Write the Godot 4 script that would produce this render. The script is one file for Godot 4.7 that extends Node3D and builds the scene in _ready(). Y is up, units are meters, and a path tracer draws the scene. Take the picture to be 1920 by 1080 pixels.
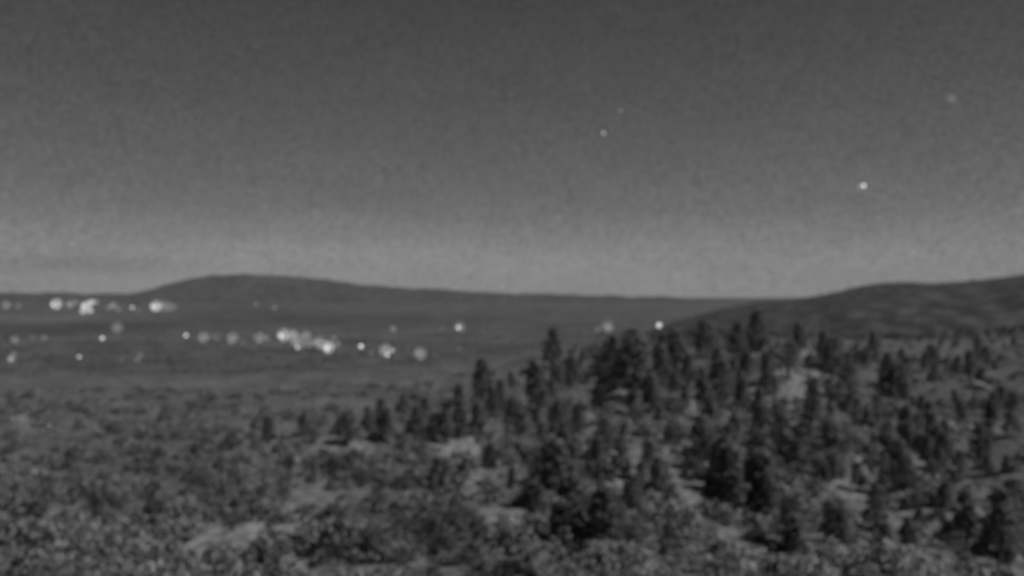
extends Node3D
# Night view from a mountain top camera: dark pines and pale brush on the slope below, the town lights of a
# valley floor beyond, low hills, and a moonlit sky with a few stars. The camera is focused close in front of
# its lens, so everything beyond is a little soft.

const EYE_Y := 130.0          # metres of the camera above the lowest valley floor datum
const LENS := 1662.0          # picture widths of 1920 per unit of tangent
const HORIZON := 550.0

var rng := RandomNumberGenerator.new()
var bumps := FastNoiseLite.new()
var fine := FastNoiseLite.new()
var patches := FastNoiseLite.new()
var streaks := FastNoiseLite.new()
var mats := {}
var names := {}

# rows of the crests as the eye sees them: x, row (both in pixels of a 1920 wide picture), distance in metres
var slope_crest := [[-900, 730, 760], [0, 706, 760], [400, 700, 760], [700, 692, 740], [900, 680, 700], [1000, 668, 680], [1100, 655, 660], [1200, 644, 650], [1300, 634, 650], [1400, 630, 660], [1500, 637, 680], [1600, 640, 690], [1700, 634, 700], [1800, 628, 700], [1920, 616, 700], [2100, 600, 700], [2900, 560, 700]]
var ridge_crest := [[-900, 760], [1000, 690], [1150, 640], [1260, 606], [1330, 585], [1400, 570], [1450, 564], [1490, 562], [1530, 556], [1570, 547], [1605, 538], [1640, 532], [1690, 530], [1750, 532], [1800, 529], [1860, 523], [1920, 515], [2100, 490], [2900, 440]]
var hill_crest := [[-900, 560], [-300, 552], [0, 549], [120, 549], [230, 552], [270, 547], [310, 535], [350, 523], [400, 517], [450, 514], [500, 515], [560, 519], [620, 526], [700, 535], [780, 541], [850, 545], [920, 549], [1000, 551], [1100, 553], [1200, 556], [1300, 559], [1400, 562], [1500, 566], [1900, 568], [2900, 560]]


func _ready() -> void:
	rng.seed = 77
	# ---- camera, sky, moon, exposure
	var cam := Camera3D.new()
	cam.name = "camera"
	add_child(cam)
	cam.position = Vector3(0, EYE_Y, 0)
	cam.rotation_degrees = Vector3(0.345, 0, 0)
	cam.fov = 36.0
	cam.near = 0.1
	cam.far = 30000.0
	var lens := CameraAttributesPhysical.new()
	lens.frustum_focal_length = 36.932
	lens.frustum_near = 0.1
	lens.frustum_far = 30000.0
	lens.frustum_focus_distance = 1.5
	lens.exposure_aperture = 3.2
	cam.attributes = lens
	cam.current = true

	var env := Environment.new()
	env.background_mode = Environment.BG_SKY
	env.tonemap_mode = Environment.TONE_MAPPER_LINEAR
	env.tonemap_exposure = 1.0
	env.sky = night_sky()
	env.sdfgi_enabled = true
	env.ssao_enabled = true
	env.ssil_enabled = true
	env.fog_enabled = true
	env.fog_density = 0.00005
	env.fog_light_color = Color(0.9, 0.9, 0.9)
	var we := WorldEnvironment.new()
	we.name = "world_environment"
	we.environment = env
	add_child(we)

	var moon := DirectionalLight3D.new()
	moon.name = "moon_light"
	moon.light_energy = 0.63
	moon.light_color = Color(1, 1, 1)
	moon.light_angular_distance = 0.5
	moon.shadow_enabled = true
	moon.rotation_degrees = Vector3(-52, 62, 0)
	add_child(moon)

	# ---- materials and fields
	set_noise(bumps, 11, 1.0 / 70.0, 4)
	set_noise(fine, 12, 1.0 / 16.0, 3)
	set_noise(patches, 13, 1.0 / 34.0, 4)
	set_noise(streaks, 14, 1.0 / 420.0, 4)
	make_materials()

	# ---- the large structure
	build_valley()
	build_hills()
	build_ridge()
	build_slope()

	# ---- things
	build_rocks()
	build_trees()
	build_brush()
	build_far_wood()
	build_lamps()
	build_stars()


# ------------------------------------------------------------------ small helpers
func set_noise(n: FastNoiseLite, s: int, f: float, octaves: int) -> void:
	n.seed = s
	n.noise_type = FastNoiseLite.TYPE_SIMPLEX_SMOOTH
	n.frequency = f
	n.fractal_type = FastNoiseLite.FRACTAL_FBM
	n.fractal_octaves = octaves


func numbered(called: String) -> String:
	var k: int = names.get(called, 0)
	names[called] = k + 1
	return called if k == 0 else "%s_%03d" % [called, k]


func tag(o: Node, label: String, category: String, group := "", kind := "") -> void:
	if label != "":
		o.set_meta("label", label)
	if category != "":
		o.set_meta("category", category)
	if group != "":
		o.set_meta("group", group)
	if kind != "":
		o.set_meta("kind", kind)


func part(called: String, mesh: Mesh, m: Material, parent: Node) -> MeshInstance3D:
	var o := MeshInstance3D.new()
	o.name = called
	o.mesh = mesh
	o.material_override = m
	parent.add_child(o, true)
	return o


func curve(table: Array, x: float, col: int) -> float:
	if x <= table[0][0]:
		return table[0][col]
	for i in range(1, table.size()):
		if x <= table[i][0]:
			var t: float = (x - table[i - 1][0]) / float(table[i][0] - table[i - 1][0])
			return lerpf(table[i - 1][col], table[i][col], t)
	return table[-1][col]


func azimuth_px(az: float) -> float:
	return 960.0 + LENS * tan(clampf(az, -0.9, 0.9))


# ------------------------------------------------------------------ the ground as height fields
func slope_y(az: float, d: float) -> float:
	var z := d * maxf(cos(az), 0.5)
	var px := azimuth_px(az)
	var zc := curve(slope_crest, px, 2)
	var tc := (curve(slope_crest, px, 1) - HORIZON) / LENS
	var near := 90.0
	var drop := 0.0
	if z < near:
		drop = lerpf(12.0, 0.319 * near, z / near)
	elif z < zc:
		drop = lerpf(0.319 * near, tc * zc, (z - near) / (zc - near))
	else:
		drop = tc * zc + 0.12 * (z - zc) + 0.0016 * (z - zc) * (z - zc)
	var x := d * sin(az)
	var zz := -d * cos(az)
	var calm := 1.0 - 0.75 * smoothstep(600.0, 1000.0, zc) * smoothstep(0.75, 1.0, z / zc)
	var b := 4.2 * bumps.get_noise_2d(x, zz) + 1.1 * fine.get_noise_2d(x, zz)
	return EYE_Y - drop + b * calm * smoothstep(10.0, 70.0, z)


func valley_y(az: float, d: float) -> float:
	var z := d * maxf(cos(az), 0.5)
	var x := d * sin(az)
	return EYE_Y - 125.0 + 0.0145 * z + 2.0 * streaks.get_noise_2d(x * 0.45, d * cos(az) * 0.8)


func hill_y(az: float, d: float) -> float:
	var z := d * maxf(cos(az), 0.5)
	var px := azimuth_px(az)
	var top := (HORIZON - curve(hill_crest, px, 1)) / LENS * 5600.0
	var foot := -125.0 + 0.0145 * 4600.0 - 6.0
	var t := (z - 4600.0) / 1000.0
	if t <= 1.0:
		var n := bumps.get_noise_2d(d * sin(az) * 0.22, z * 0.22)
		return EYE_Y + lerpf(foot, top, smoothstep(0.0, 1.25, t * 1.0) / smoothstep(0.0, 1.25, 1.0)) + n * 40.0 * t * (1.0 - t * 0.8) + fine.get_noise_2d(d * sin(az) * 0.16, z * 0.16) * 6.0 * t
	return EYE_Y + top - (t - 1.0) * (t - 1.0) * 160.0 + bumps.get_noise_2d(d * sin(az) * 0.22, 5600.0 * 0.22) * 8.0 + fine.get_noise_2d(d * sin(az) * 0.16, 5600.0 * 0.16) * 6.0


func ridge_y(az: float, d: float) -> float:
	var z := d * maxf(cos(az), 0.5)
	var top := (HORIZON - curve(ridge_crest, azimuth_px(az), 1)) / LENS * 2200.0
	var t := (z - 1200.0) / 1000.0
	var n := bumps.get_noise_2d(d * sin(az) * 0.4 + 900.0, z * 0.4)
	if t <= 1.0:
		return EYE_Y + lerpf(-130.0, top, sin(t * PI * 0.5)) + n * 9.0 * t * (1.0 - 0.7 * t)
	return EYE_Y + top - (t - 1.0) * (t - 1.0) * 420.0 + n * 2.8


func ground_y(x: float, z: float) -> float:
	var az := atan2(x, -z)
	var d := Vector2(x, z).length()
	var y := maxf(valley_y(az, d), slope_y(az, d))
	if -z > 4600.0:
		y = maxf(y, hill_y(az, d))
	if -z > 1200.0 and -z < 2700.0:
		y = maxf(y, ridge_y(az, d))
	return y


func ray_for(px: float, row: float) -> Vector3:
	return Vector3((px - 960.0) / LENS, (HORIZON - row) / LENS, -1.0)


func on_ground(px: float, row: float) -> Vector3:
	# where a line of sight first meets the land
	var r := ray_for(px, row)
	var z := 60.0
	while z < 5600.0:
		var p := Vector3(0, EYE_Y, 0) + r * z
		if ground_y(p.x, p.z) >= p.y:
			var lo := z / 1.012
			for k in 8:
				var mid := (lo + z) * 0.5
				p = Vector3(0, EYE_Y, 0) + r * mid
				if ground_y(p.x, p.z) >= p.y:
					z = mid
				else:
					lo = mid
			p = Vector3(0, EYE_Y, 0) + r * z
			return Vector3(p.x, ground_y(p.x, p.z), p.z)
		z *= 1.012
	var q := r * 5550.0
	return Vector3(q.x, ground_y(q.x, q.z), q.z)


func columns() -> PackedFloat32Array:
	var a := PackedFloat32Array()
	var v := -180.0
	while v < 180.0:
		a.append(deg_to_rad(v))
		v += 0.22 if absf(v) < 36.0 else 3.0
	a.append(PI)
	return a


func sheet(az: PackedFloat32Array, rows: Callable, height: Callable, tint: Callable, n_rows: int) -> ArrayMesh:
	var v := PackedVector3Array()
	var c := PackedColorArray()
	var idx := PackedInt32Array()
	for i in az.size():
		for j in n_rows:
			var d: float = (rows as Callable).call(az[i], j)
			var y: float = (height as Callable).call(az[i], d)
			var p := Vector3(d * sin(az[i]), y, -d * cos(az[i]))
			v.append(p)
			c.append((tint as Callable).call(p, az[i], d))
	for i in az.size() - 1:
		for j in n_rows - 1:
			var a := i * n_rows + j
			var b := a + n_rows
			idx.append_array([a, a + 1, b, b, a + 1, b + 1])
	var nrm := PackedVector3Array()
	nrm.resize(v.size())
	for k in range(0, idx.size(), 3):
		var f := (v[idx[k + 2]] - v[idx[k]]).cross(v[idx[k + 1]] - v[idx[k]])
		for m in 3:
			nrm[idx[k + m]] += f
	for k in nrm.size():
		nrm[k] = nrm[k].normalized() if nrm[k].length() > 1e-9 else Vector3.UP
		if nrm[k].y < 0.0:
			nrm[k] = -nrm[k]
	var arr := []
	arr.resize(Mesh.ARRAY_MAX)
	arr[Mesh.ARRAY_VERTEX] = v
	arr[Mesh.ARRAY_NORMAL] = nrm
	arr[Mesh.ARRAY_COLOR] = c
	arr[Mesh.ARRAY_INDEX] = idx
	var out := ArrayMesh.new()
	out.add_surface_from_arrays(Mesh.PRIMITIVE_TRIANGLES, arr)
	return out


func gray(v: float) -> Color:
	return Color(v, v, v)


# ------------------------------------------------------------------ sky
func night_sky() -> Sky:
	var w := 4096
	var h := 2048
	var table := [[0.0, 0.25], [1.2, 0.247], [2.2, 0.235], [3.6, 0.194], [5.2, 0.15], [7.0, 0.126], [8.6, 0.11], [11.9, 0.085], [15.2, 0.068], [18.3, 0.055], [26.0, 0.05], [45.0, 0.042], [90.0, 0.04]]
	var thin := FastNoiseLite.new()
	set_noise(thin, 31, 1.0, 4)
	var r := RandomNumberGenerator.new()
	r.seed = 5
	var f := PackedFloat32Array()
	f.resize(w * h * 3)
	for j in h:
		var el := 90.0 - (j + 0.5) / h * 180.0
		var base := curve(table, maxf(el, 0.0), 1)
		var low := smoothstep(9.0, 2.0, el) * smoothstep(-1.0, 0.5, el)
		var ce := cos(deg_to_rad(el))
		var se := sin(deg_to_rad(el))
		var m := 1.0
		for i in w:
			var v := base
			if el > -1.0:
				if i % 4 == 0:
					var a := (i + 0.5) / w * TAU
					# thin uneven cloud, drawn out along the horizon
					m = 1.0 + (0.05 + 0.03 * low) * thin.get_noise_3d(sin(a) * ce * 5.0, se * 26.0, cos(a) * ce * 5.0)
				var side := wrapf((i + 0.5) / w * 360.0, -180.0, 180.0)
				var bank := exp(-pow((el - 1.75) / 0.55, 2.0)) * smoothstep(-17.0, -26.0, side)
				# the glow of the far town in the air over it
				var town := exp(-pow((side + 14.0) / 20.0, 2.0)) * exp(-pow((el - 2.6) / 2.4, 2.0))
				v *= (1.0 - 0.2 * bank) * (1.0 + 0.09 * town) * m * (1.0 + 0.5 * (r.randf() - 0.5) + 0.5 * (r.randf() - 0.5))  # last factor: random per-pixel grain painted in to imitate sensor noise, not cloud
			var k := (j * w + i) * 3
			f[k] = v
			f[k + 1] = v
			f[k + 2] = v
	var img := Image.create_from_data(w, h, false, Image.FORMAT_RGBF, f.to_byte_array())
	var p := PanoramaSkyMaterial.new()
	p.panorama = ImageTexture.create_from_image(img)
	var s := Sky.new()
	s.sky_material = p
	return s


# ------------------------------------------------------------------ materials
func noise_image(size: int, s: int, f: float, lo: float, hi: float) -> ImageTexture:
	var n := FastNoiseLite.new()
	set_noise(n, s, f, 5)
	var img := n.get_seamless_image(size, size)
	img.convert(Image.FORMAT_RGB8)
	for y in size:
		for x in size:
			var v := img.get_pixel(x, y).r
			v = lerpf(lo, hi, smoothstep(0.25, 0.75, v))
			img.set_pixel(x, y, Color(v, v, v))
	img.generate_mipmaps()
	return ImageTexture.create_from_image(img)


func land(texture: Texture2D, metres: float) -> StandardMaterial3D:
	var m := StandardMaterial3D.new()
	m.vertex_color_use_as_albedo = true
	m.albedo_texture = texture
	m.uv1_triplanar = true
	m.uv1_world_triplanar = true
	m.uv1_scale = Vector3.ONE / metres
	m.roughness = 1.0
	m.metallic_specular = 0.0
	return m


func plain(v: float, rough := 1.0) -> StandardMaterial3D:
	var m := StandardMaterial3D.new()
	m.albedo_color = gray(v).linear_to_srgb()
	m.roughness = rough
	m.metallic_specular = 0.1
	return m


func make_materials() -> void:
	var soil := noise_image(512, 41, 0.02, 0.66, 1.0)
	mats.slope = land(soil, 23.0)
	mats.valley = land(noise_image(512, 42, 0.012, 0.85, 1.0), 1300.0)
	mats.hill = land(soil, 700.0)
	# conifers are bright in the near infrared that a night camera sees
	mats.needles = plain(0.22)
	mats.leaves = plain(0.22)
	for m in [mats.needles, mats.leaves]:
		m.cull_mode = BaseMaterial3D.CULL_DISABLED
		m.backlight_enabled = true
		m.backlight = Color(0.5, 0.5, 0.5)
	mats.bark = plain(0.12)
	var stone := land(noise_image(256, 43, 0.03, 0.6, 1.0), 2.6)
	stone.vertex_color_use_as_albedo = false
	stone.albedo_color = gray(0.6).linear_to_srgb()
	mats.stone = stone
	mats.pole = plain(0.12, 0.7)
	var brush := plain(1.0)
	brush.vertex_color_use_as_albedo = true
	brush.cull_mode = BaseMaterial3D.CULL_DISABLED
	mats.brush = brush
	mats.mottle = noise_image(128, 47, 0.04, 0.3, 1.15)


# ------------------------------------------------------------------ land
# bare patches on the slope: x, row, half width and half height as seen, how pale
var bare := [[850, 842, 58, 18, 0.9], [890, 838, 22, 34, 0.6], [1160, 745, 40, 16, 0.85], [1105, 762, 16, 26, 0.6], [1300, 785, 14, 55, 0.7], [1500, 700, 46, 42, 0.6], [1610, 878, 60, 26, 0.7], [1570, 930, 130, 50, 0.45], [430, 1020, 120, 40, 0.8], [130, 1032, 40, 26, 0.7], [330, 975, 40, 18, 0.5], [640, 835, 50, 20, 0.4], [960, 985, 60, 40, 0.6], [1110, 1025, 60, 26, 0.6], [1190, 885, 120, 40, 0.4], [560, 940, 120, 40, 0.35], [1300, 965, 90, 60, 0.4], [45, 785, 18, 8, 0.6], [900, 905, 50, 30, 0.4], [1780, 980, 90, 40, 0.45], [700, 1000, 60, 20, 0.3], [1720, 870, 40, 20, 0.4]]
# dark wooded ground
var wooded := [[1410, 890, 70, 36, 0.9], [1160, 1000, 90, 46, 0.9], [1500, 850, 36, 50, 0.7], [1320, 830, 40, 50, 0.5], [1050, 890, 60, 40, 0.6], [830, 1000, 60, 40, 0.6], [1190, 700, 60, 60, 0.5], [1680, 890, 60, 34, 0.6], [1570, 1005, 40, 60, 0.5], [1480, 1000, 30, 70, 0.4], [1880, 990, 60, 70, 0.6], [700, 1010, 40, 40, 0.5], [30, 970, 60, 40, 0.4]]
# pale and dark soil of the valley floor
var flats := [[60, 598, 170, 8, 0.7], [120, 616, 260, 11, -0.55], [720, 600, 260, 10, -0.4], [450, 590, 110, 14, -0.3], [760, 626, 200, 10, 0.3], [230, 632, 260, 9, 0.25], [200, 560, 200, 12, -0.3], [560, 765, 420, 50, 0.15], [300, 700, 400, 40, -0.1]]


var beds := {}


func spots(list: Array, p: Vector3, wobble: float) -> float:
	# each spot is a patch of ground with a place, a direction and a size of its own in metres
	if not beds.has(list[0]):
		var made := []
		for b in list:
			var near := on_ground(b[0], b[1] + b[3])
			var far := on_ground(b[0], b[1] - b[3])
			var mid := (near + far) * 0.5
			var deep := maxf(Vector2(far.x - near.x, far.z - near.z).length() * 0.5, 1.0)
			made.append([Vector2(mid.x, mid.z), Vector2(mid.x, mid.z).normalized(), b[2] * -mid.z / LENS, minf(deep, -mid.z * 0.4), b[4]])
		beds[list[0]] = made
	var s := 0.0
	for b in beds[list[0]]:
		var off: Vector2 = Vector2(p.x, p.z) - b[0]
		var v: float = off.dot(b[1]) / b[3]
		var u: float = off.cross(b[1]) / b[2]
		var q := u * u + v * v
		if q < 4.0:
			s += b[4] * (1.0 - smoothstep(0.35, 1.5, q + wobble))
	return s


func slope_tint(p: Vector3, _az: float, d: float) -> Color:
	var n := patches.get_noise_2d(p.x, p.z)
	var g := fine.get_noise_2d(p.x * 1.9 + 300.0, p.z * 1.9)
	var v := 0.245 + 0.12 * n + 0.05 * g + 0.06 * bumps.get_noise_2d(p.x * 0.9 + 70.0, p.z * 0.9)
	if p.z < -20.0:
		v += 0.35 * spots(bare, p, n * 0.9) - 0.13 * spots(wooded, p, n * 0.9)
	return gray(clampf(v, 0.05, 0.56))


func valley_tint(p: Vector3, _az: float, _d: float) -> Color:
	var n := streaks.get_noise_2d(p.x * 0.8, p.z * 2.2)
	var v := 0.145 + 0.03 * n + 0.035 * bumps.get_noise_2d(p.x * 0.9, p.z * 0.5)
	if p.z < -300.0:
		v += 0.075 * spots(flats, p, n * 0.8)
	return gray(clampf(v, 0.05, 0.5))


func hill_tint(p: Vector3, _az: float, _d: float) -> Color:
	return gray(0.13 + 0.05 * streaks.get_noise_2d(p.x * 1.4, p.z * 1.4))


func slope_row(az: float, j: int) -> float:
	var zc := curve(slope_crest, azimuth_px(az), 2)
	var z := 0.0
	if j < 150:
		z = 4.0 * pow(60.0 / 4.0, j / 12.0) if j < 12 else 60.0 * pow(zc / 60.0, (j - 12) / 137.0)
	else:
		z = zc + 16.0 * (j - 149) + 3.2 * (j - 149) * (j - 149)
	return z / maxf(cos(az), 0.5)


func valley_row(az: float, j: int) -> float:
	return 150.0 * pow(6400.0 / 150.0, j / 159.0) / maxf(cos(az), 0.5)


func ridge_row(az: float, j: int) -> float:
	return (1200.0 + 1500.0 * j / 49.0) / maxf(cos(az), 0.5)


func ridge_tint(p: Vector3, _az: float, _d: float) -> Color:
	return gray(clampf(0.11 + 0.06 * bumps.get_noise_2d(p.x * 0.9, p.z * 0.9) + 0.04 * patches.get_noise_2d(p.x, p.z), 0.05, 0.3))


func hill_row(az: float, j: int) -> float:
	return (4580.0 + 1500.0 * j / 47.0) / maxf(cos(az), 0.5)


func build_valley() -> void:
	var az := columns()
	var o := part("valley_floor", sheet(az, valley_row, valley_y, valley_tint, 160), mats.valley, self)
	tag(o, "flat dark valley floor with faint paler and darker streaks beyond the slope", "ground", "", "structure")


func build_hills() -> void:
	var az := PackedFloat32Array()
	var v := -60.0
	while v <= 60.0:
		az.append(deg_to_rad(v))
		v += 0.2
	var o := part("hills", sheet(az, hill_row, hill_y, hill_tint, 48), mats.hill, self)
	tag(o, "low dark hills along the horizon behind the town lights", "hills", "", "structure")


func build_ridge() -> void:
	var az := PackedFloat32Array()
	var v := 0.0
	while v <= 60.0:
		az.append(deg_to_rad(v))
		v += 0.2
	var o := part("ridge", sheet(az, ridge_row, ridge_y, ridge_tint, 50), mats.hill, self)
	tag(o, "dark distant ridge rising to the right edge behind the wooded slope", "ridge", "", "structure")


func build_slope() -> void:
	var az := columns()
	var o := part("mountain_slope", sheet(az, slope_row, slope_y, slope_tint, 162), mats.slope, self)
	tag(o, "brushy mountain slope in front, rising to a wooded shoulder on the right", "slope", "", "structure")


# ------------------------------------------------------------------ plants
func tube(st: SurfaceTool, a: Vector3, b: Vector3, ra: float, rb: float, sides := 6) -> void:
	var dir := (b - a).normalized()
	var u := dir.cross(Vector3.RIGHT if absf(dir.x) < 0.8 else Vector3.UP).normalized()
	var w := dir.cross(u)
	for k in sides:
		var t0 := TAU * k / sides
		var t1 := TAU * (k + 1) / sides
		var p0 := u * cos(t0) + w * sin(t0)
		var p1 := u * cos(t1) + w * sin(t1)
		for q in [[a + p0 * ra, p0], [b + p0 * rb, p0], [a + p1 * ra, p1], [a + p1 * ra, p1], [b + p0 * rb, p0], [b + p1 * rb, p1]]:
			st.set_normal(q[1])
			st.add_vertex(q[0])


func tuft(st: SurfaceTool, r: RandomNumberGenerator, at: Vector3, size: float, out_dir: Vector3, tint := Color.WHITE) -> void:
	# a handful of small leaf faces
	for k in 4:
		var d := (out_dir + Vector3(r.randf_range(-1, 1), r.randf_range(-0.7, 1), r.randf_range(-1, 1)) * 0.9).normalized()
		var side := d.cross(Vector3(r.randf_range(-1, 1), r.randf_range(-1, 1), r.randf_range(-1, 1))).normalized() * size * 0.36
		var n := side.cross(d).normalized()
		if n.y < 0.0:
			n = -n
		n = (n + out_dir * 0.6 + Vector3.UP * 0.3).normalized()
		var tip := at + d * size
		var mid := at + d * size * 0.5
		for v in [at, mid + side, tip, at, tip, mid - side]:
			st.set_normal(n)
			st.set_color(tint)
			st.add_vertex(v)


func pine(s: int, spread: float, bare_stem: float, top_blunt: float) -> Node3D:
	# one metre tall; scaled where it stands
	var r := RandomNumberGenerator.new()
	r.seed = s
	var trunk := SurfaceTool.new()
	trunk.begin(Mesh.PRIMITIVE_TRIANGLES)
	var crown := SurfaceTool.new()
	crown.begin(Mesh.PRIMITIVE_TRIANGLES)
	var lean := Vector3(r.randf_range(-0.05, 0.05), 0, r.randf_range(-0.05, 0.05))
	var stem := func(t: float) -> Vector3: return Vector3(0, t, 0) + lean * t * t
	for k in 6:
		var t0 := -0.06 + 1.0 * k / 6.0
		var t1 := -0.06 + 1.0 * (k + 1) / 6.0
		tube(trunk, (stem as Callable).call(t0), (stem as Callable).call(t1), 0.028 * (1.05 - t0), 0.028 * (1.05 - t1), 7)
	var limbs := 46
	for k in limbs:
		var t := bare_stem + (0.98 - bare_stem) * pow((k + r.randf()) / limbs, 0.9)
		var around := k * 2.4 + r.randf_range(-0.5, 0.5)
		var shape := pow(clampf((1.03 - t) / (1.03 - bare_stem), 0.0, 1.0), top_blunt) * smoothstep(0.0, 0.14, t - bare_stem + 0.05)
		var reach := spread * shape * r.randf_range(0.6, 1.12) + 0.02
		var dir := Vector3(cos(around), r.randf_range(-0.12, 0.35), sin(around)).normalized()
		var root: Vector3 = (stem as Callable).call(t)
		tube(trunk, root, root + dir * reach * 0.85, 0.008 * (1.2 - t), 0.003, 4)
		var n := int(5 + 15 * reach / maxf(spread, 0.05))
		for m in n:
			var f := lerpf(0.3, 1.0, sqrt((m + r.randf()) / n))
			var at := root + dir * reach * f + Vector3(r.randf_range(-1, 1), r.randf_range(-0.6, 0.8), r.randf_range(-1, 1)) * 0.035
			tuft(crown, r, at, r.randf_range(0.035, 0.062), (dir + Vector3(0, 0.35, 0)).normalized())
	for m in 8:
		tuft(crown, r, (stem as Callable).call(r.randf_range(0.92, 1.0)), 0.05, Vector3.UP)
	var o := Node3D.new()
	part("trunk", trunk.commit(), mats.bark, o)
	part("crown", crown.commit(), mats.needles, o)
	return o


func juniper(s: int, spread: float) -> Node3D:
	# a low broad crown on several stems
	var r := RandomNumberGenerator.new()
	r.seed = s
	var trunk := SurfaceTool.new()
	trunk.begin(Mesh.PRIMITIVE_TRIANGLES)
	var crown := SurfaceTool.new()
	crown.begin(Mesh.PRIMITIVE_TRIANGLES)
	for k in 5:
		var a := TAU * k / 5.0 + r.randf_range(-0.4, 0.4)
		var knee := Vector3(cos(a) * 0.06, 0.22, sin(a) * 0.06)
		var tip := Vector3(cos(a) * spread * 0.62, r.randf_range(0.55, 0.8), sin(a) * spread * 0.62)
		tube(trunk, Vector3(cos(a) * 0.02, -0.08, sin(a) * 0.02), knee, 0.04, 0.03)
		tube(trunk, knee, tip, 0.03, 0.008)
	for k in 34:
		var a := r.randf() * TAU
		var up := r.randf_range(-0.35, 1.0)
		var flat := sqrt(maxf(0.0, 1.0 - up * up * 0.95))
		var q := Vector3(cos(a) * flat * spread, 0.52 + up * 0.42, sin(a) * flat * spread) * Vector3(1, 1, 1)
		q = Vector3(q.x * r.randf_range(0.5, 1.0), q.y * r.randf_range(0.85, 1.04), q.z * r.randf_range(0.5, 1.0))
		var out := Vector3(q.x, q.y - 0.35, q.z).normalized()
		var lump := r.randf_range(0.07, 0.14)
		for m in 22:
			var o2 := Vector3(r.randfn(), r.randfn(), r.randfn()).normalized() * lump * sqrt(r.randf())
			tuft(crown, r, q + o2, r.randf_range(0.045, 0.075), (out + o2 * 4.0).normalized())
	var o := Node3D.new()
	part("trunk", trunk.commit(), mats.bark, o)
	part("crown", crown.commit(), mats.leaves, o)
	return o


# landmarks that anybody can find in the picture: words, x, row
var marks := [["the bright lone light right of centre", 1236, 610], ["the faint round glow below the horizon, centre right", 1140, 612], ["the flat round grey light at the end of the lights", 788, 663], ["the long pale streak at mid slope", 850, 842], ["the pale patch on the upper slope", 1155, 747], ["the narrow upright pale strip", 1298, 785], ["the broad pale mound at right", 1500, 700], ["the first slanting pale outcrop", 1655, 722], ["the second slanting pale outcrop", 1842, 724], ["the pair of pale boulders", 1800, 795], ["the pale clearing right of the darkest grove", 1610, 878], ["the pale apron at the lower left", 430, 1020], ["the pale hump in the bottom left corner", 130, 1032], ["the pale bed at the bottom centre", 960, 985], ["the largest black thicket at the bottom", 1165, 1000], ["the darkest grove at right", 1410, 900], ["the bottom right corner", 1900, 1035], ["the left edge at mid slope", 10, 930], ["the tall lone tree on the skyline", 1418, 628], ["the bare round slope left of centre", 560, 900], ["the black twin trees left of centre", 650, 872], ["the tree heap at the crest middle", 745, 790], ["the dark trees below the pale streak", 850, 905], ["the open ground low at right", 1780, 985], ["the crest at left centre", 410, 838]]
# dark trees of the slope as read from the photograph: x, row of the middle, width
var near_left := [183, 933, 30, 139, 930, 24, 228, 948, 26, 286, 922, 30, 294, 967, 44, 386, 939, 28, 353, 930, 26, 372, 847, 24, 436, 828, 28, 417, 872, 24, 428, 911, 22, 447, 928, 16, 408, 958, 24, 436, 979, 26, 469, 961, 26, 75, 958, 28, 28, 997, 30, 122, 997, 28, 183, 969, 22, 255, 992, 24, 294, 1028, 30, 400, 1036, 24, 383, 900, 20, 194, 894, 18, 89, 905, 22, 25, 930, 26, 217, 1033, 24, 330, 883, 18, 222, 833, 16, 153, 1011, 20, 83, 1020, 24, 350, 1005, 18, 60, 930, 20, 262, 880, 16, 300, 850, 16, 130, 870, 16]
var near_middle := [630, 878, 36, 608, 861, 24, 663, 861, 26, 677, 897, 28, 649, 808, 26, 722, 802, 26, 780, 800, 26, 816, 803, 24, 838, 806, 22, 865, 789, 24, 799, 770, 20, 897, 789, 22, 716, 780, 20, 830, 889, 40, 877, 880, 30, 927, 858, 34, 858, 905, 26, 758, 905, 22, 783, 858, 24, 697, 1011, 40, 658, 1016, 30, 619, 1036, 24, 760, 994, 34, 730, 1005, 28, 702, 938, 34, 813, 1008, 46, 849, 980, 34, 855, 955, 28, 797, 961, 22, 897, 994, 34, 930, 928, 28, 533, 928, 22, 544, 869, 22, 486, 961, 26, 494, 933, 24, 588, 980, 22, 644, 972, 22, 510, 986, 20, 505, 811, 20, 588, 819, 22, 747, 969, 22, 897, 1030, 26, 910, 911, 24, 570, 800, 16, 690, 790, 18, 755, 765, 18, 470, 820, 16, 840, 1025, 30, 940, 1015, 24]
var near_right := [1015, 880, 38, 1043, 891, 42, 1079, 891, 26, 1054, 839, 24, 1138, 836, 24, 1124, 878, 30, 1165, 861, 24, 1218, 855, 24, 1010, 955, 30, 1063, 972, 46, 1093, 955, 34, 1085, 1011, 30, 1051, 1000, 34, 1124, 939, 30, 1154, 1000, 54, 1182, 1017, 50, 1199, 1000, 36, 1130, 985, 40, 1185, 930, 28, 1240, 900, 22, 1260, 950, 22, 1190, 955, 22, 1299, 883, 24, 1318, 833, 42, 1271, 819, 26, 1265, 767, 30, 1190, 783, 28, 1360, 875, 30, 1371, 908, 40, 1404, 905, 40, 1427, 880, 36, 1432, 905, 40, 1335, 928, 26, 1374, 933, 30, 1254, 1017, 22, 1349, 861, 26, 977, 800, 22, 1085, 786, 22, 1468, 900, 36, 1495, 870, 34, 1504, 845, 36, 1462, 828, 30, 1560, 836, 30, 1651, 883, 36, 1668, 850, 26, 1718, 916, 32, 1698, 828, 26, 1740, 850, 26, 1773, 844, 24, 1834, 833, 28, 1748, 886, 24, 1648, 941, 20, 1768, 941, 24, 1804, 972, 28, 1812, 989, 24, 1573, 1000, 34, 1558, 985, 24, 1479, 986, 30, 1487, 1016, 30, 1637, 978, 26, 1657, 1011, 22, 1720, 986, 20, 1704, 1008, 22, 1879, 980, 34, 1873, 1005, 34, 1754, 830, 24, 1902, 950, 28, 1440, 930, 24, 1690, 880, 30]
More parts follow.
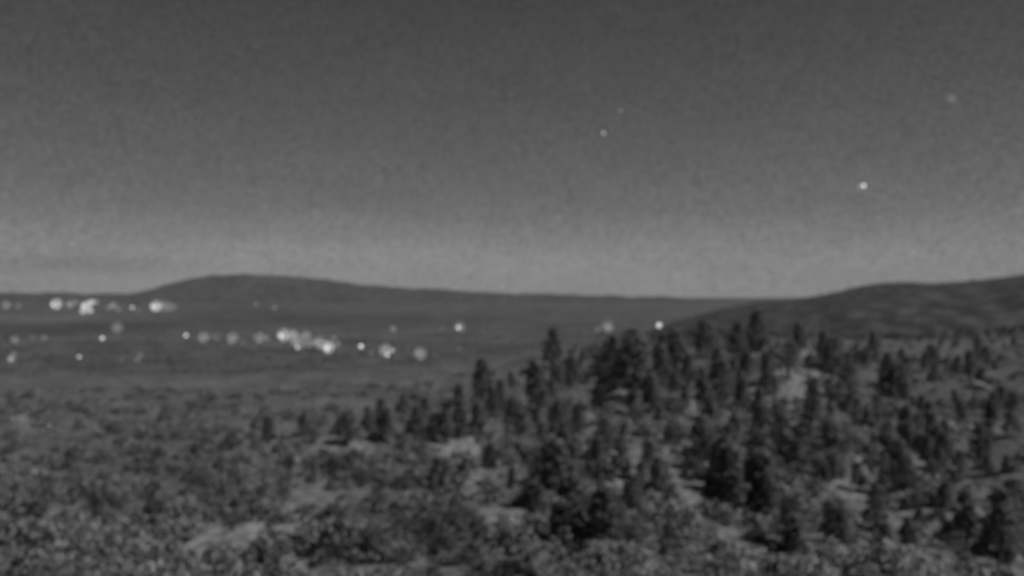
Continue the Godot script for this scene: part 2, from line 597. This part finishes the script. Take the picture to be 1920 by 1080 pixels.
var far_right := [1034, 661, 30, 1184, 655, 30, 1150, 671, 28, 1269, 664, 30, 1325, 642, 28, 1418, 628, 30, 1347, 722, 34, 1006, 730, 34, 1190, 700, 40, 1137, 730, 32, 966, 786, 26, 1050, 780, 22, 1165, 695, 30, 1240, 690, 28, 1322, 755, 26, 1245, 660, 24, 1134, 824, 24, 906, 717, 30, 925, 755, 22, 1056, 827, 24, 1431, 800, 26, 1462, 790, 24, 1477, 680, 26, 1440, 697, 26, 1560, 680, 28, 1547, 660, 24, 1663, 697, 24, 1687, 715, 24, 1523, 747, 24, 1523, 775, 24, 1427, 770, 26, 1697, 800, 24, 1747, 805, 24, 1600, 767, 26, 1750, 673, 22, 1380, 645, 26, 1400, 690, 22, 1290, 700, 24, 1220, 740, 24, 1120, 690, 22, 1075, 700, 22, 860, 745, 20, 1500, 640, 22, 1640, 650, 20, 1590, 715, 22, 1820, 690, 20, 1860, 770, 22, 940, 745, 20, 1345, 680, 22, 1390, 745, 24]


func side_words(dx: float, dy: float) -> String:
	var a := rad_to_deg(atan2(-dy, dx))
	var k := int(roundf(a / 45.0)) % 8
	if k < 0:
		k += 8
	return ["right of", "above and right of", "above", "above and left of", "left of", "below and left of", "below", "below and right of"][k]


var taken := {}


func label_near(what: String, px: float, row: float) -> String:
	# the nearest landmark, the side on which it stands and how far off; the next landmark if that is taken
	var order := []
	for m in marks:
		order.append([Vector2(px - m[1], row - m[2]).length(), m])
	order.sort_custom(func(a, b): return a[0] < b[0])
	for k in 6:
		var m: Array = order[k][1]
		var away: float = order[k][0]
		if away < 14.0 and k == 0:
			continue
		var how := "just " if away < 55.0 else "" if away < 120.0 else "well "
		var s := "%s %s%s %s" % [what, how, side_words(px - m[1], row - m[2]), m[0]]
		if s.split(" ").size() <= 16 and not taken.has(s):
			taken[s] = true
			return s
	for k in 5:
		for rank in ["second", "third", "fourth", "fifth"]:
			var m: Array = order[k][1]
			var s := "%s %s, %s in order outward from %s" % [what, side_words(px - m[1], row - m[2]).replace(" of", ""), rank, m[0]]
			if s.split(" ").size() <= 16 and not taken.has(s):
				taken[s] = true
				return s
	return what


func build_trees() -> void:
	var tall := [pine(101, 0.24, 0.12, 0.8), pine(102, 0.2, 0.16, 0.7), pine(103, 0.28, 0.14, 0.62), pine(104, 0.22, 0.1, 0.9)]
	var low := [juniper(201, 0.5), juniper(202, 0.58), juniper(203, 0.46), juniper(204, 0.62)]
	var r := RandomNumberGenerator.new()
	r.seed = 9
	for list in [[near_left, 0], [near_middle, 1], [near_right, 2], [far_right, 3]]:
		var a: Array = list[0]
		for i in range(0, a.size(), 3):
			var px: float = a[i]
			var row: float = a[i + 1]
			var wide: float = a[i + 2] * (1.4 if list[1] == 2 and row > 860.0 else 1.2)
			var is_pine: bool = list[1] == 3 or (list[1] == 2 and r.randf() < 0.6) or (list[1] == 1 and row < 815.0)
			if list[1] == 2 and px > 1440.0 and row > 930.0:
				is_pine = true
			var high := wide * (r.randf_range(1.8, 2.5) if is_pine else r.randf_range(0.95, 1.25))
			var at := on_ground(px, row + high * 0.42)
			var z := -at.z
			var proto: Node3D = tall[r.randi() % 4] if is_pine else low[r.randi() % 4]
			var o: Node3D = proto.duplicate()
			o.name = numbered("pine_tree" if is_pine else "juniper_tree")
			add_child(o, true)
			var tall_m := high * z / LENS
			var broad := wide * z / LENS * (1.5 if is_pine else 1.1)
			var across: float = broad / (0.5 if is_pine else 1.05)
			o.position = at
			o.scale = Vector3(across, tall_m, across)
			o.rotation = Vector3(0, r.randf() * TAU, 0)
			var what := ""
			if px == 1418.0:
				what = "tallest lone dark pine sticking up from the crest, centre right"
				taken[what] = true
				tag(o, what, "tree", "dark pines on the slope")
				continue
			if is_pine:
				what = "large dark pine" if wide > 36.0 else "small dark pine" if wide < 26.0 else "dark pine"
			else:
				what = "broad dark juniper" if wide > 36.0 else "small dark juniper" if wide < 25.0 else "dark juniper"
			tag(o, label_near(what, px, row), "tree", "dark pines on the slope" if is_pine else "dark junipers on the slope")
	# smaller pines of the open wood on the right-hand slope, in between those above
	var made := 0
	var spots_used := []
	while made < 112:
		var px := r.randf_range(960.0, 1900.0)
		var row := r.randf_range(maxf(600.0, curve(slope_crest, px, 1) + 30.0), 900.0)
		var clear := true
		for q in spots_used:
			if Vector2(q.x - px, (q.y - row) * 0.6).length() < 17.0:
				clear = false
		if not clear or row < 640.0 and px < 1300.0:
			continue
		spots_used.append(Vector2(px, row))
		var wide := r.randf_range(15.0, 24.0) * (1.0 if row > 690.0 else 0.75)
		var high := wide * r.randf_range(1.7, 2.4)
		var at := on_ground(px, row + high * 0.42)
		var o: Node3D = tall[r.randi() % 4].duplicate()
		o.name = numbered("pine_tree")
		add_child(o, true)
		o.position = at
		o.scale = Vector3(wide * 2.9, high, wide * 2.9) * -at.z / LENS
		o.rotation = Vector3(0, r.randf() * TAU, 0)
		tag(o, label_near("thin dark pine", px, row), "tree", "dark pines on the slope")
		made += 1
	for p in tall + low:
		p.free()


func build_brush() -> void:
	# pale and dark low brush over the whole slope: nobody could count it
	var st := SurfaceTool.new()
	st.begin(Mesh.PRIMITIVE_TRIANGLES)
	var r := RandomNumberGenerator.new()
	r.seed = 21
	for m in 16:
		var a := r.randf() * TAU
		var q := Vector3(cos(a), 0, sin(a)) * 0.5 * sqrt(r.randf()) + Vector3(0, r.randf_range(0.0, 0.35), 0)
		tuft(st, r, q, r.randf_range(0.25, 0.45), (q + Vector3(0, 0.3, 0)).normalized())
	var mesh := st.commit()
	var where := []
	var tints := []
	for k in 3600:
		var az := deg_to_rad(r.randf_range(-34.0, 34.0))
		var zc := curve(slope_crest, azimuth_px(az), 2)
		var z := 62.0 * pow(minf(zc, 470.0) / 62.0, pow(r.randf(), 0.95))
		var d := z / cos(az)
		var x := d * sin(az)
		var n := patches.get_noise_2d(x * 1.6 + 90.0, -z * 1.6)
		if n + r.randf_range(-0.3, 0.3) < -0.05:
			continue
		if r.randf() < 1.6 * spots(bare, Vector3(x, slope_y(az, d), -z), n):
			continue
		var s := r.randf_range(0.7, 1.9) * (0.75 + z / 330.0)
		where.append(Transform3D(Basis(Vector3.UP, r.randf() * TAU).scaled(Vector3(s, s * r.randf_range(0.7, 1.1), s)), Vector3(x, slope_y(az, d) - 0.05, -z)))
		tints.append(gray(clampf(0.3 + 0.18 * n + r.randf_range(-0.1, 0.13), 0.08, 0.5)))
	scatter("brush", mesh, where, tints, "low pale and grey mountain brush growing all over the slope")
	# larger rounded bushes in beds, paler than the pines
	var bush := SurfaceTool.new()
	bush.begin(Mesh.PRIMITIVE_TRIANGLES)
	for m in 40:
		var a := r.randf() * TAU
		var up := r.randf()
		var flat := sqrt(1.0 - up * up) * r.randf_range(0.45, 1.0)
		var q := Vector3(cos(a) * flat * 0.55, up * 0.62, sin(a) * flat * 0.55)
		for e in 9:
			var off := Vector3(r.randfn(), r.randfn(), r.randfn()) * 0.07
			tuft(bush, r, q + off, r.randf_range(0.06, 0.11), (q + Vector3(0, 0.2, 0) + off).normalized())
	var where_2 := []
	var tints_2 := []
	for k in 3000:
		var az := deg_to_rad(r.randf_range(-34.0, 34.0))
		var z := 62.0 * pow(430.0 / 62.0, r.randf())
		var d := z / cos(az)
		var x := d * sin(az)
		var n := bumps.get_noise_2d(x * 1.3 - 40.0, -z * 1.3)
		if n + r.randf_range(-0.25, 0.25) < 0.12:
			continue
		var here := Vector3(x, slope_y(az, d), -z)
		if r.randf() < 1.3 * spots(bare, here, n) + 0.6 * spots(wooded, here, n):
			continue
		var s := r.randf_range(2.2, 5.0)
		where_2.append(Transform3D(Basis(Vector3.UP, r.randf() * TAU).scaled(Vector3(s, s * r.randf_range(0.75, 1.1), s)), Vector3(x, slope_y(az, d) - 0.08, -z)))
		tints_2.append(gray(clampf(0.4 + 0.2 * n + r.randf_range(-0.1, 0.1), 0.2, 0.55)))
	scatter("bushes", bush.commit(), where_2, tints_2, "larger rounded pale bushes growing in beds across the slope")


func scatter(called: String, mesh: Mesh, where: Array, tints: Array, label: String) -> void:
	var mm := MultiMesh.new()
	mm.transform_format = MultiMesh.TRANSFORM_3D
	mm.use_colors = true
	mm.mesh = mesh
	mm.instance_count = where.size()
	for k in where.size():
		mm.set_instance_transform(k, where[k])
		mm.set_instance_color(k, tints[k])
	var o := MultiMeshInstance3D.new()
	o.name = called
	o.multimesh = mm
	o.material_override = mats.brush
	add_child(o, true)
	tag(o, label, "brush", "", "stuff")


func build_far_wood() -> void:
	# the woods of the far shoulder and the scrub of the valley: a mass of trees too small to be told apart
	var r := RandomNumberGenerator.new()
	r.seed = 33
	var st := SurfaceTool.new()
	st.begin(Mesh.PRIMITIVE_TRIANGLES)
	st.set_color(Color.WHITE)
	tube(st, Vector3(0, -0.1, 0), Vector3(0, 0.9, 0), 0.035, 0.008, 5)
	for m in 90:
		var t := pow(r.randf(), 0.8)
		var a := r.randf() * TAU
		var reach := 0.26 * pow(1.04 - t, 0.7) * sqrt(r.randf())
		tuft(st, r, Vector3(cos(a) * reach, 0.1 + 0.88 * t, sin(a) * reach), 0.11, Vector3(cos(a), 0.4, sin(a)).normalized())
	var mesh := st.commit()
	for kind in 2:
		var where := []
		for k in 7000 if kind == 0 else 14000:
			var az := deg_to_rad(r.randf_range(3.0, 34.0) if kind == 0 else r.randf_range(-34.0, 16.0))
			var zc := curve(slope_crest, azimuth_px(az), 2)
			var z := (1.0 / lerpf(1.0 / 380.0, 1.0 / (zc + 10.0), r.randf()) if k % 3 else r.randf_range(1350.0, 2240.0)) if kind == 0 else 500.0 * pow(4500.0 / 500.0, r.randf())
			var d := z / cos(az)
			var p := Vector3(d * sin(az), 0, -z)
			var n := bumps.get_noise_2d(p.x * 0.8 + 500.0, p.z * 0.8)
			# the wood thickens by and by towards the shoulder
			if kind == 0 and n + r.randf_range(-0.6, 0.6) < lerpf(0.7, 0.3, smoothstep(400.0, 700.0, z)):
				continue
			if kind == 1 and n + r.randf_range(-0.4, 0.4) < 0.12:
				continue
			p.y = ground_y(p.x, p.z)
			if kind == 1 and p.y > valley_y(az, d) + 0.1:
				continue
			var s := r.randf_range(3.0, 6.5) if kind == 0 else r.randf_range(2.0, 5.0)
			var b := r.randf_range(0.9, 1.3) * (1.0 if kind == 0 else 1.8)
			where.append(Transform3D(Basis(Vector3.UP, r.randf() * TAU).scaled(Vector3(s * b, s, s * b)), p))
		var mm := MultiMesh.new()
		mm.transform_format = MultiMesh.TRANSFORM_3D
		mm.mesh = mesh
		mm.instance_count = where.size()
		for k in where.size():
			mm.set_instance_transform(k, where[k])
		var o := MultiMeshInstance3D.new()
		o.name = "distant_wood" if kind == 0 else "valley_scrub"
		o.multimesh = mm
		o.material_override = mats.needles
		add_child(o, true)
		tag(o, "distant wood scattered over the upper slope and the ridge at the right" if kind == 0 else "sparse dark scrub dotting the valley floor", "wood" if kind == 0 else "scrub", "", "stuff")


# ------------------------------------------------------------------ rocks
func rock_mesh(s: int) -> ArrayMesh:
	var n := FastNoiseLite.new()
	set_noise(n, s, 0.9, 4)
	var st := SurfaceTool.new()
	st.begin(Mesh.PRIMITIVE_TRIANGLES)
	var rings := 14
	var around := 20
	var pt := func(i: int, j: int) -> Vector3:
		var el := PI * i / rings - PI * 0.5
		var a := TAU * (j % around) / around
		var v := Vector3(cos(el) * cos(a), sin(el), cos(el) * sin(a))
		var q := Vector3(signf(v.x) * pow(absf(v.x), 0.75), signf(v.y) * pow(absf(v.y), 0.75), signf(v.z) * pow(absf(v.z), 0.75))
		return q * (0.86 + 0.34 * n.get_noise_3dv(v * 1.3) + 0.08 * n.get_noise_3dv(v * 4.0))
	for i in rings:
		for j in around:
			for k in [[i, j], [i + 1, j], [i, j + 1], [i, j + 1], [i + 1, j], [i + 1, j + 1]]:
				st.set_smooth_group(1 if (i / 3 + j / 4) % 2 == 0 else 2)
				st.add_vertex((pt as Callable).call(k[0], k[1]))
	st.generate_normals()
	return st.commit()


func build_rocks() -> void:
	var shapes := [rock_mesh(61), rock_mesh(62), rock_mesh(63)]
	# x, row, half width, half height as seen, turn in the picture plane, label
	for b in [
		[1655, 722, 24, 9, -38, "rock_outcrop", "pale rock outcrop slanting down to the right below the ridge"],
		[1842, 724, 28, 9, -30, "rock_outcrop", "pale rock outcrop slanting down to the right, nearest the right edge"],
		[1777, 793, 12, 9, 0, "boulder", "pale rounded boulder, left of the pair on the right slope"],
		[1817, 797, 10, 9, 0, "boulder", "pale rounded boulder, right of the pair on the right slope"],
		[828, 850, 24, 9, 30, "rock_outcrop", "lower left rock of the long pale streak at mid slope"],
		[868, 830, 26, 9, 26, "rock_outcrop", "upper right rock of the long pale streak at mid slope"],
		[886, 848, 11, 9, 0, "boulder", "pale boulder just below the long pale streak at mid slope"],
		[1160, 744, 30, 8, 10, "rock_outcrop", "flat pale rock outcrop on the upper slope below the faint glow"],
		[1106, 760, 10, 14, 0, "boulder", "upright pale boulder left of the flat pale outcrop on the upper slope"],
		[1298, 775, 7, 26, 0, "rock_spire", "narrow upright pale rock between two dark pines, centre right"],
		[130, 1030, 24, 16, 0, "boulder", "large pale hump of rock in the bottom left corner"],
		[1893, 808, 9, 7, 0, "boulder", "small pale boulder close to the right edge, below the slanting outcrop"],
		[45, 784, 9, 5, 0, "boulder", "small pale rock alone on the valley side at the left edge"],
		[60, 1028, 9, 7, 0, "boulder", "small pale boulder left of the big hump in the bottom left corner"],
		[1540, 676, 26, 8, 8, "rock_outcrop", "pale flat rock outcrop topping the broad mound at right"],
	]:
		var at := on_ground(b[0], b[1] + b[3] * 0.6)
		var z := -at.z
		var o := MeshInstance3D.new()
		o.name = numbered(b[5])
		o.mesh = shapes[names[b[5]] % 3]
		o.material_override = mats.stone
		add_child(o, true)
		o.position = at
		o.scale = Vector3(b[2], b[3], minf(b[2], b[3] * 1.6)) * z / LENS
		o.rotation = Vector3(0, 0.3, deg_to_rad(b[4]))
		tag(o, b[6], "rock")


# ------------------------------------------------------------------ lights of the valley
func globe_mesh(s: int) -> ArrayMesh:
	var n := FastNoiseLite.new()
	set_noise(n, s, 1.0, 3)
	var v := PackedVector3Array()
	var uv := PackedVector2Array()
	var nm := PackedVector3Array()
	var idx := PackedInt32Array()
	var rings := 16
	var around := 26
	for i in rings + 1:
		for j in around + 1:
			var el := PI * i / rings - PI * 0.5
			var a := TAU * (j % around) / around
			var p := Vector3(cos(el) * cos(a), sin(el), cos(el) * sin(a))
			nm.append(p)
			v.append(p * (1.0 + 0.09 * n.get_noise_3dv(p * 1.4)))
			uv.append(Vector2(2.0 * j / around, 1.0 * i / rings))
	for i in rings:
		for j in around:
			var a := i * (around + 1) + j
			var b := a + around + 1
			idx.append_array([a, b, a + 1, a + 1, b, b + 1])
	var arr := []
	arr.resize(Mesh.ARRAY_MAX)
	arr[Mesh.ARRAY_VERTEX] = v
	arr[Mesh.ARRAY_NORMAL] = nm
	arr[Mesh.ARRAY_TEX_UV] = uv
	arr[Mesh.ARRAY_INDEX] = idx
	var m := ArrayMesh.new()
	m.add_surface_from_arrays(Mesh.PRIMITIVE_TRIANGLES, arr)
	return m


var glow_cache := {}


func glow(level: float, mottled: bool) -> StandardMaterial3D:
	var key := "%.2f %s" % [level, mottled]
	if not glow_cache.has(key):
		var m := StandardMaterial3D.new()
		m.albedo_color = Color(0.02, 0.02, 0.02)
		m.roughness = 1.0
		m.metallic_specular = 0.0
		m.emission_enabled = true
		m.emission = Color(1, 1, 1)
		m.emission_energy_multiplier = level
		if mottled:
			m.emission_operator = BaseMaterial3D.EMISSION_OP_MULTIPLY
			m.emission_texture = mats.mottle
		glow_cache[key] = m
	return glow_cache[key]


func build_lamps() -> void:
	var globes := [globe_mesh(71), globe_mesh(72), globe_mesh(73), globe_mesh(74)]
	var post := CylinderMesh.new()
	post.top_radius = 0.05
	post.bottom_radius = 0.08
	post.height = 1.0
	post.radial_segments = 8
	# x, row, diameter as seen, glow, label
	var list := [
		[12, 572, 15, 0.34, "soft grey light at the left edge of the upper row"],
		[35, 574, 8, 0.2, "small dim light beside the soft grey one at the left edge"],
		[106, 570, 19, 0.8, "bright round white light, second large one of the upper row"],
		[131, 571, 12, 0.28, "dim grey light just right of the bright round one, upper row"],
		[142, 566, 7, 0.3, "small dim light between the bright round and the ragged white lights"],
		[161, 573, 15, 1.0, "brightest middle of the ragged white cluster in the upper row"],
		[171, 567, 10, 0.7, "upper right lobe of the ragged white cluster"],
		[169, 582, 10, 0.6, "lower right lobe of the ragged white cluster"],
		[156, 583, 11, 0.55, "lower left lobe of the ragged white cluster"],
		[180, 566, 7, 0.4, "small light sticking out at the upper right of the ragged cluster"],
		[212, 573, 11, 0.27, "dim grey light midway between the ragged cluster and the long bar"],
		[222, 580, 7, 0.24, "tiny dim light under the dim grey one of the upper row"],
		[203, 577, 8, 0.2, "faint light left of the dim grey one, upper row"],
		[248, 577, 4, 1.6, "tiny sharp white light left of the bright bar of lights"],
		[259, 583, 10, 0.12, "barely visible light between the sharp dot and the bright bar"],
		[292, 574, 18, 0.95, "white left end of the bright bar of lights"],
		[303, 574, 17, 0.5, "second light of the bright bar, next to its white end"],
		[314, 574, 18, 0.33, "third light of the bright bar, grey"],
		[325, 576, 13, 0.27, "dim right end of the bright bar of lights"],
		[28, 637, 13, 0.36, "grey light by the left edge in the middle row"],
		[62, 632, 6, 0.16, "tiny faint light right of the grey one in the middle row, left"],
		[83, 634, 12, 0.15, "faint broad light in the middle row at left"],
		[21, 673, 10, 0.4, "lowest light at the left edge, with a bright middle"],
		[27, 664, 9, 0.2, "dim upper lobe over the lowest light at the left edge"],
		[220, 614, 19, 0.3, "lone round grey light between the upper and middle rows"],
		[192, 634, 5, 1.6, "tiny sharp white light below left of the lone round grey one"],
		[149, 669, 4, 1.6, "lowest tiny sharp white light at left"],
		[349, 629, 5, 1.6, "tiny sharp white light at the left end of the long middle row"],
		[264, 665, 5, 0.3, "tiny dim upper light of the faint pair low at left"],
		[258, 674, 8, 0.19, "dim lower light of the faint pair low at left"],
		[230, 675, 5, 0.17, "barely visible dot left of the faint pair low at left"],
		[382, 633, 18, 0.4, "first round grey light of the long middle row"],
		[404, 631, 17, 0.2, "faint light between the first two round ones of the middle row"],
		[436, 634, 20, 0.38, "second round grey light of the long middle row"],
		[456, 641, 7, 0.17, "tiny dim light right of the second round one, middle row"],
		[487, 633, 19, 0.36, "third round grey light, just left of the big cluster"],
		[501, 634, 6, 0.32, "small brighter dot on the right of the third round light"],
		[532, 628, 23, 0.6, "large top left light of the big overlapping cluster"],
		[549, 629, 20, 0.55, "light at the top of the big overlapping cluster, second from left"],
		[574, 630, 18, 0.44, "upper right grey light of the big overlapping cluster"],
		[556, 639, 18, 0.46, "light in the heart of the big overlapping cluster"],
		[578, 641, 19, 0.33, "dim light at the lower middle of the big overlapping cluster"],
		[561, 649, 16, 0.36, "lowest light of the big overlapping cluster"],
		[599, 643, 21, 0.48, "grey light touching the bright white globe on its upper left"],
		[616, 651, 21, 0.85, "bright white globe at the right end of the big cluster"],
		[626, 634, 7, 0.25, "small dim light above the bright white globe"],
		[633, 645, 7, 0.32, "small light at the right shoulder of the bright white globe"],
		[637, 656, 13, 0.15, "faint light right of and below the bright white globe"],
		[662, 661, 17, 0.125, "very faint round light between the white globe and the sharp oval dot"],
		[677, 649, 6, 1.6, "sharp white oval dot alone right of the big cluster"],
		[696, 662, 8, 0.15, "small faint light right of and below the sharp oval dot"],
		[723, 656, 21, 0.46, "round grey light with two sharp white dots"],
		[726, 665, 5, 1.6, "sharp dot at the lower rim of the grey light with two dots"],
		[735, 658, 5, 1.6, "sharp dot at the right rim of the grey light with two dots"],
		[788, 663, 21, 0.42, "flat round grey light standing alone at the right end of the row"],
		[818, 664, 17, 0.12, "ghostly light just right of the flat round grey one"],
		[737, 617, 9, 0.25, "small dim light above the grey light with two dots"],
		[829, 615, 5, 0.17, "tiny faint dot left of the starry light in the middle"],
		[862, 613, 20, 0.3, "soft round light with a bright core, left of the centre"],
		[904, 618, 18, 0.115, "ghostly light right of the soft one with a bright core"],
		[862, 653, 5, 0.14, "tiny faint dot below the soft light with a bright core"],
		[1140, 612, 22, 0.28, "wide soft grey glow right of the centre"],
		[1122, 617, 7, 0.19, "small dim dot at the lower left of the wide soft glow"],
		[1185, 612, 15, 0.12, "ghostly light between the wide soft glow and the bright lone light"],
		[1236, 610, 9, 1.0, "bright lone light right of the centre, rightmost of all the lights"],
		[480, 570, 5, 0.3, "tiny dot on the hill, left of a pair over the middle row"],
		[515, 577, 6, 0.28, "tiny dot on the hill, right of a pair over the middle row"],
		[943, 537, 8, 0.3, "tiny dim light on the hill crest near the centre"],
	]
	var k := 0
	for b in list:
		var p := on_ground(b[0], b[1])
		var z := -p.z
		var rad: float = b[2] * 0.5 * z / LENS
		var r := ray_for(b[0], b[1])
		var mid := Vector3(0, EYE_Y, 0) + r * z
		# the globe stands clear of the land in front of it
		while ground_y(mid.x, mid.z) > mid.y - rad * 1.05 and z > 300.0:
			z *= 0.985
			rad = b[2] * 0.5 * z / LENS
			mid = Vector3(0, EYE_Y, 0) + r * z
		var ground := ground_y(mid.x, mid.z)
		var o := Node3D.new()
		o.name = numbered("town_lamp")
		add_child(o, true)
		o.position = Vector3(mid.x, ground, mid.z)
		var g := part("lamp_globe", globes[k % 4], glow(b[3], b[2] > 12), o)
		g.position = Vector3(0, mid.y - ground, 0)
		g.scale = Vector3.ONE * rad
		g.rotation.y = k * 1.7
		var tall := maxf(mid.y - ground - rad * 0.9, 0.5)
		var s := part("lamp_post", post, mats.pole, o)
		s.scale = Vector3(maxf(1.0, rad * 0.6), tall + 2.0, maxf(1.0, rad * 0.6))
		s.position = Vector3(0, tall * 0.5 - 1.0, 0)
		if b[0] in [862, 106, 616, 292, 161, 532, 561, 1140]:
			var c := part("bulb", globes[0], glow(1.6 if b[0] != 1140 else 0.5, false), o)
			c.position = Vector3(-rad * 0.15, mid.y - ground - rad * 0.1, rad * 0.98)
			c.scale = Vector3.ONE * rad * 0.24
		if b[3] >= 0.3:
			var l := OmniLight3D.new()
			l.name = "light"
			l.light_energy = b[3] * rad * rad * 0.8
			l.light_size = rad * 0.5
			l.omni_range = 400.0
			l.omni_attenuation = 2.0
			l.shadow_enabled = true
			o.add_child(l)
			l.position = Vector3(0, mid.y - ground, rad * 1.6)
		tag(o, b[4], "lamp", "town lights in the valley")
		k += 1


func build_stars() -> void:
	var ball := globe_mesh(81)
	for b in [
		[1616, 349, 12, 0.28, "sky_star", "brightest star, a round spot with a white core above the right ridge", 2.4],
		[1785, 184, 15, 0.16, "sky_star", "faint blurred star high at the right", 0.0],
		[1132, 249, 5, 0.7, "sky_star", "small sharp star, lower of the two above the centre", 0.0],
		[1164, 207, 5, 0.28, "sky_star", "small faint star, upper of the two above the centre", 0.0],
		[737, 525, 7, 0.24, "sky_star", "very faint star just over the hills, left of the centre", 0.0],
	]:
		var z := 14000.0
		var o := Node3D.new()
		o.name = numbered(b[4])
		add_child(o, true)
		o.position = Vector3(0, EYE_Y, 0) + ray_for(b[0], b[1]) * z
		var g := part("halo" if b[6] > 0.0 else "disc", ball, glow(b[3], false), o)
		g.scale = Vector3.ONE * b[2] * 0.5 * z / LENS
		if b[6] > 0.0:
			var c := part("core", ball, glow(b[6], false), o)
			c.scale = Vector3.ONE * 2.0 * z / LENS
			c.position = Vector3(1.2, 0, 8.0) * z / LENS
		tag(o, b[5], "star", "stars over the ridge")
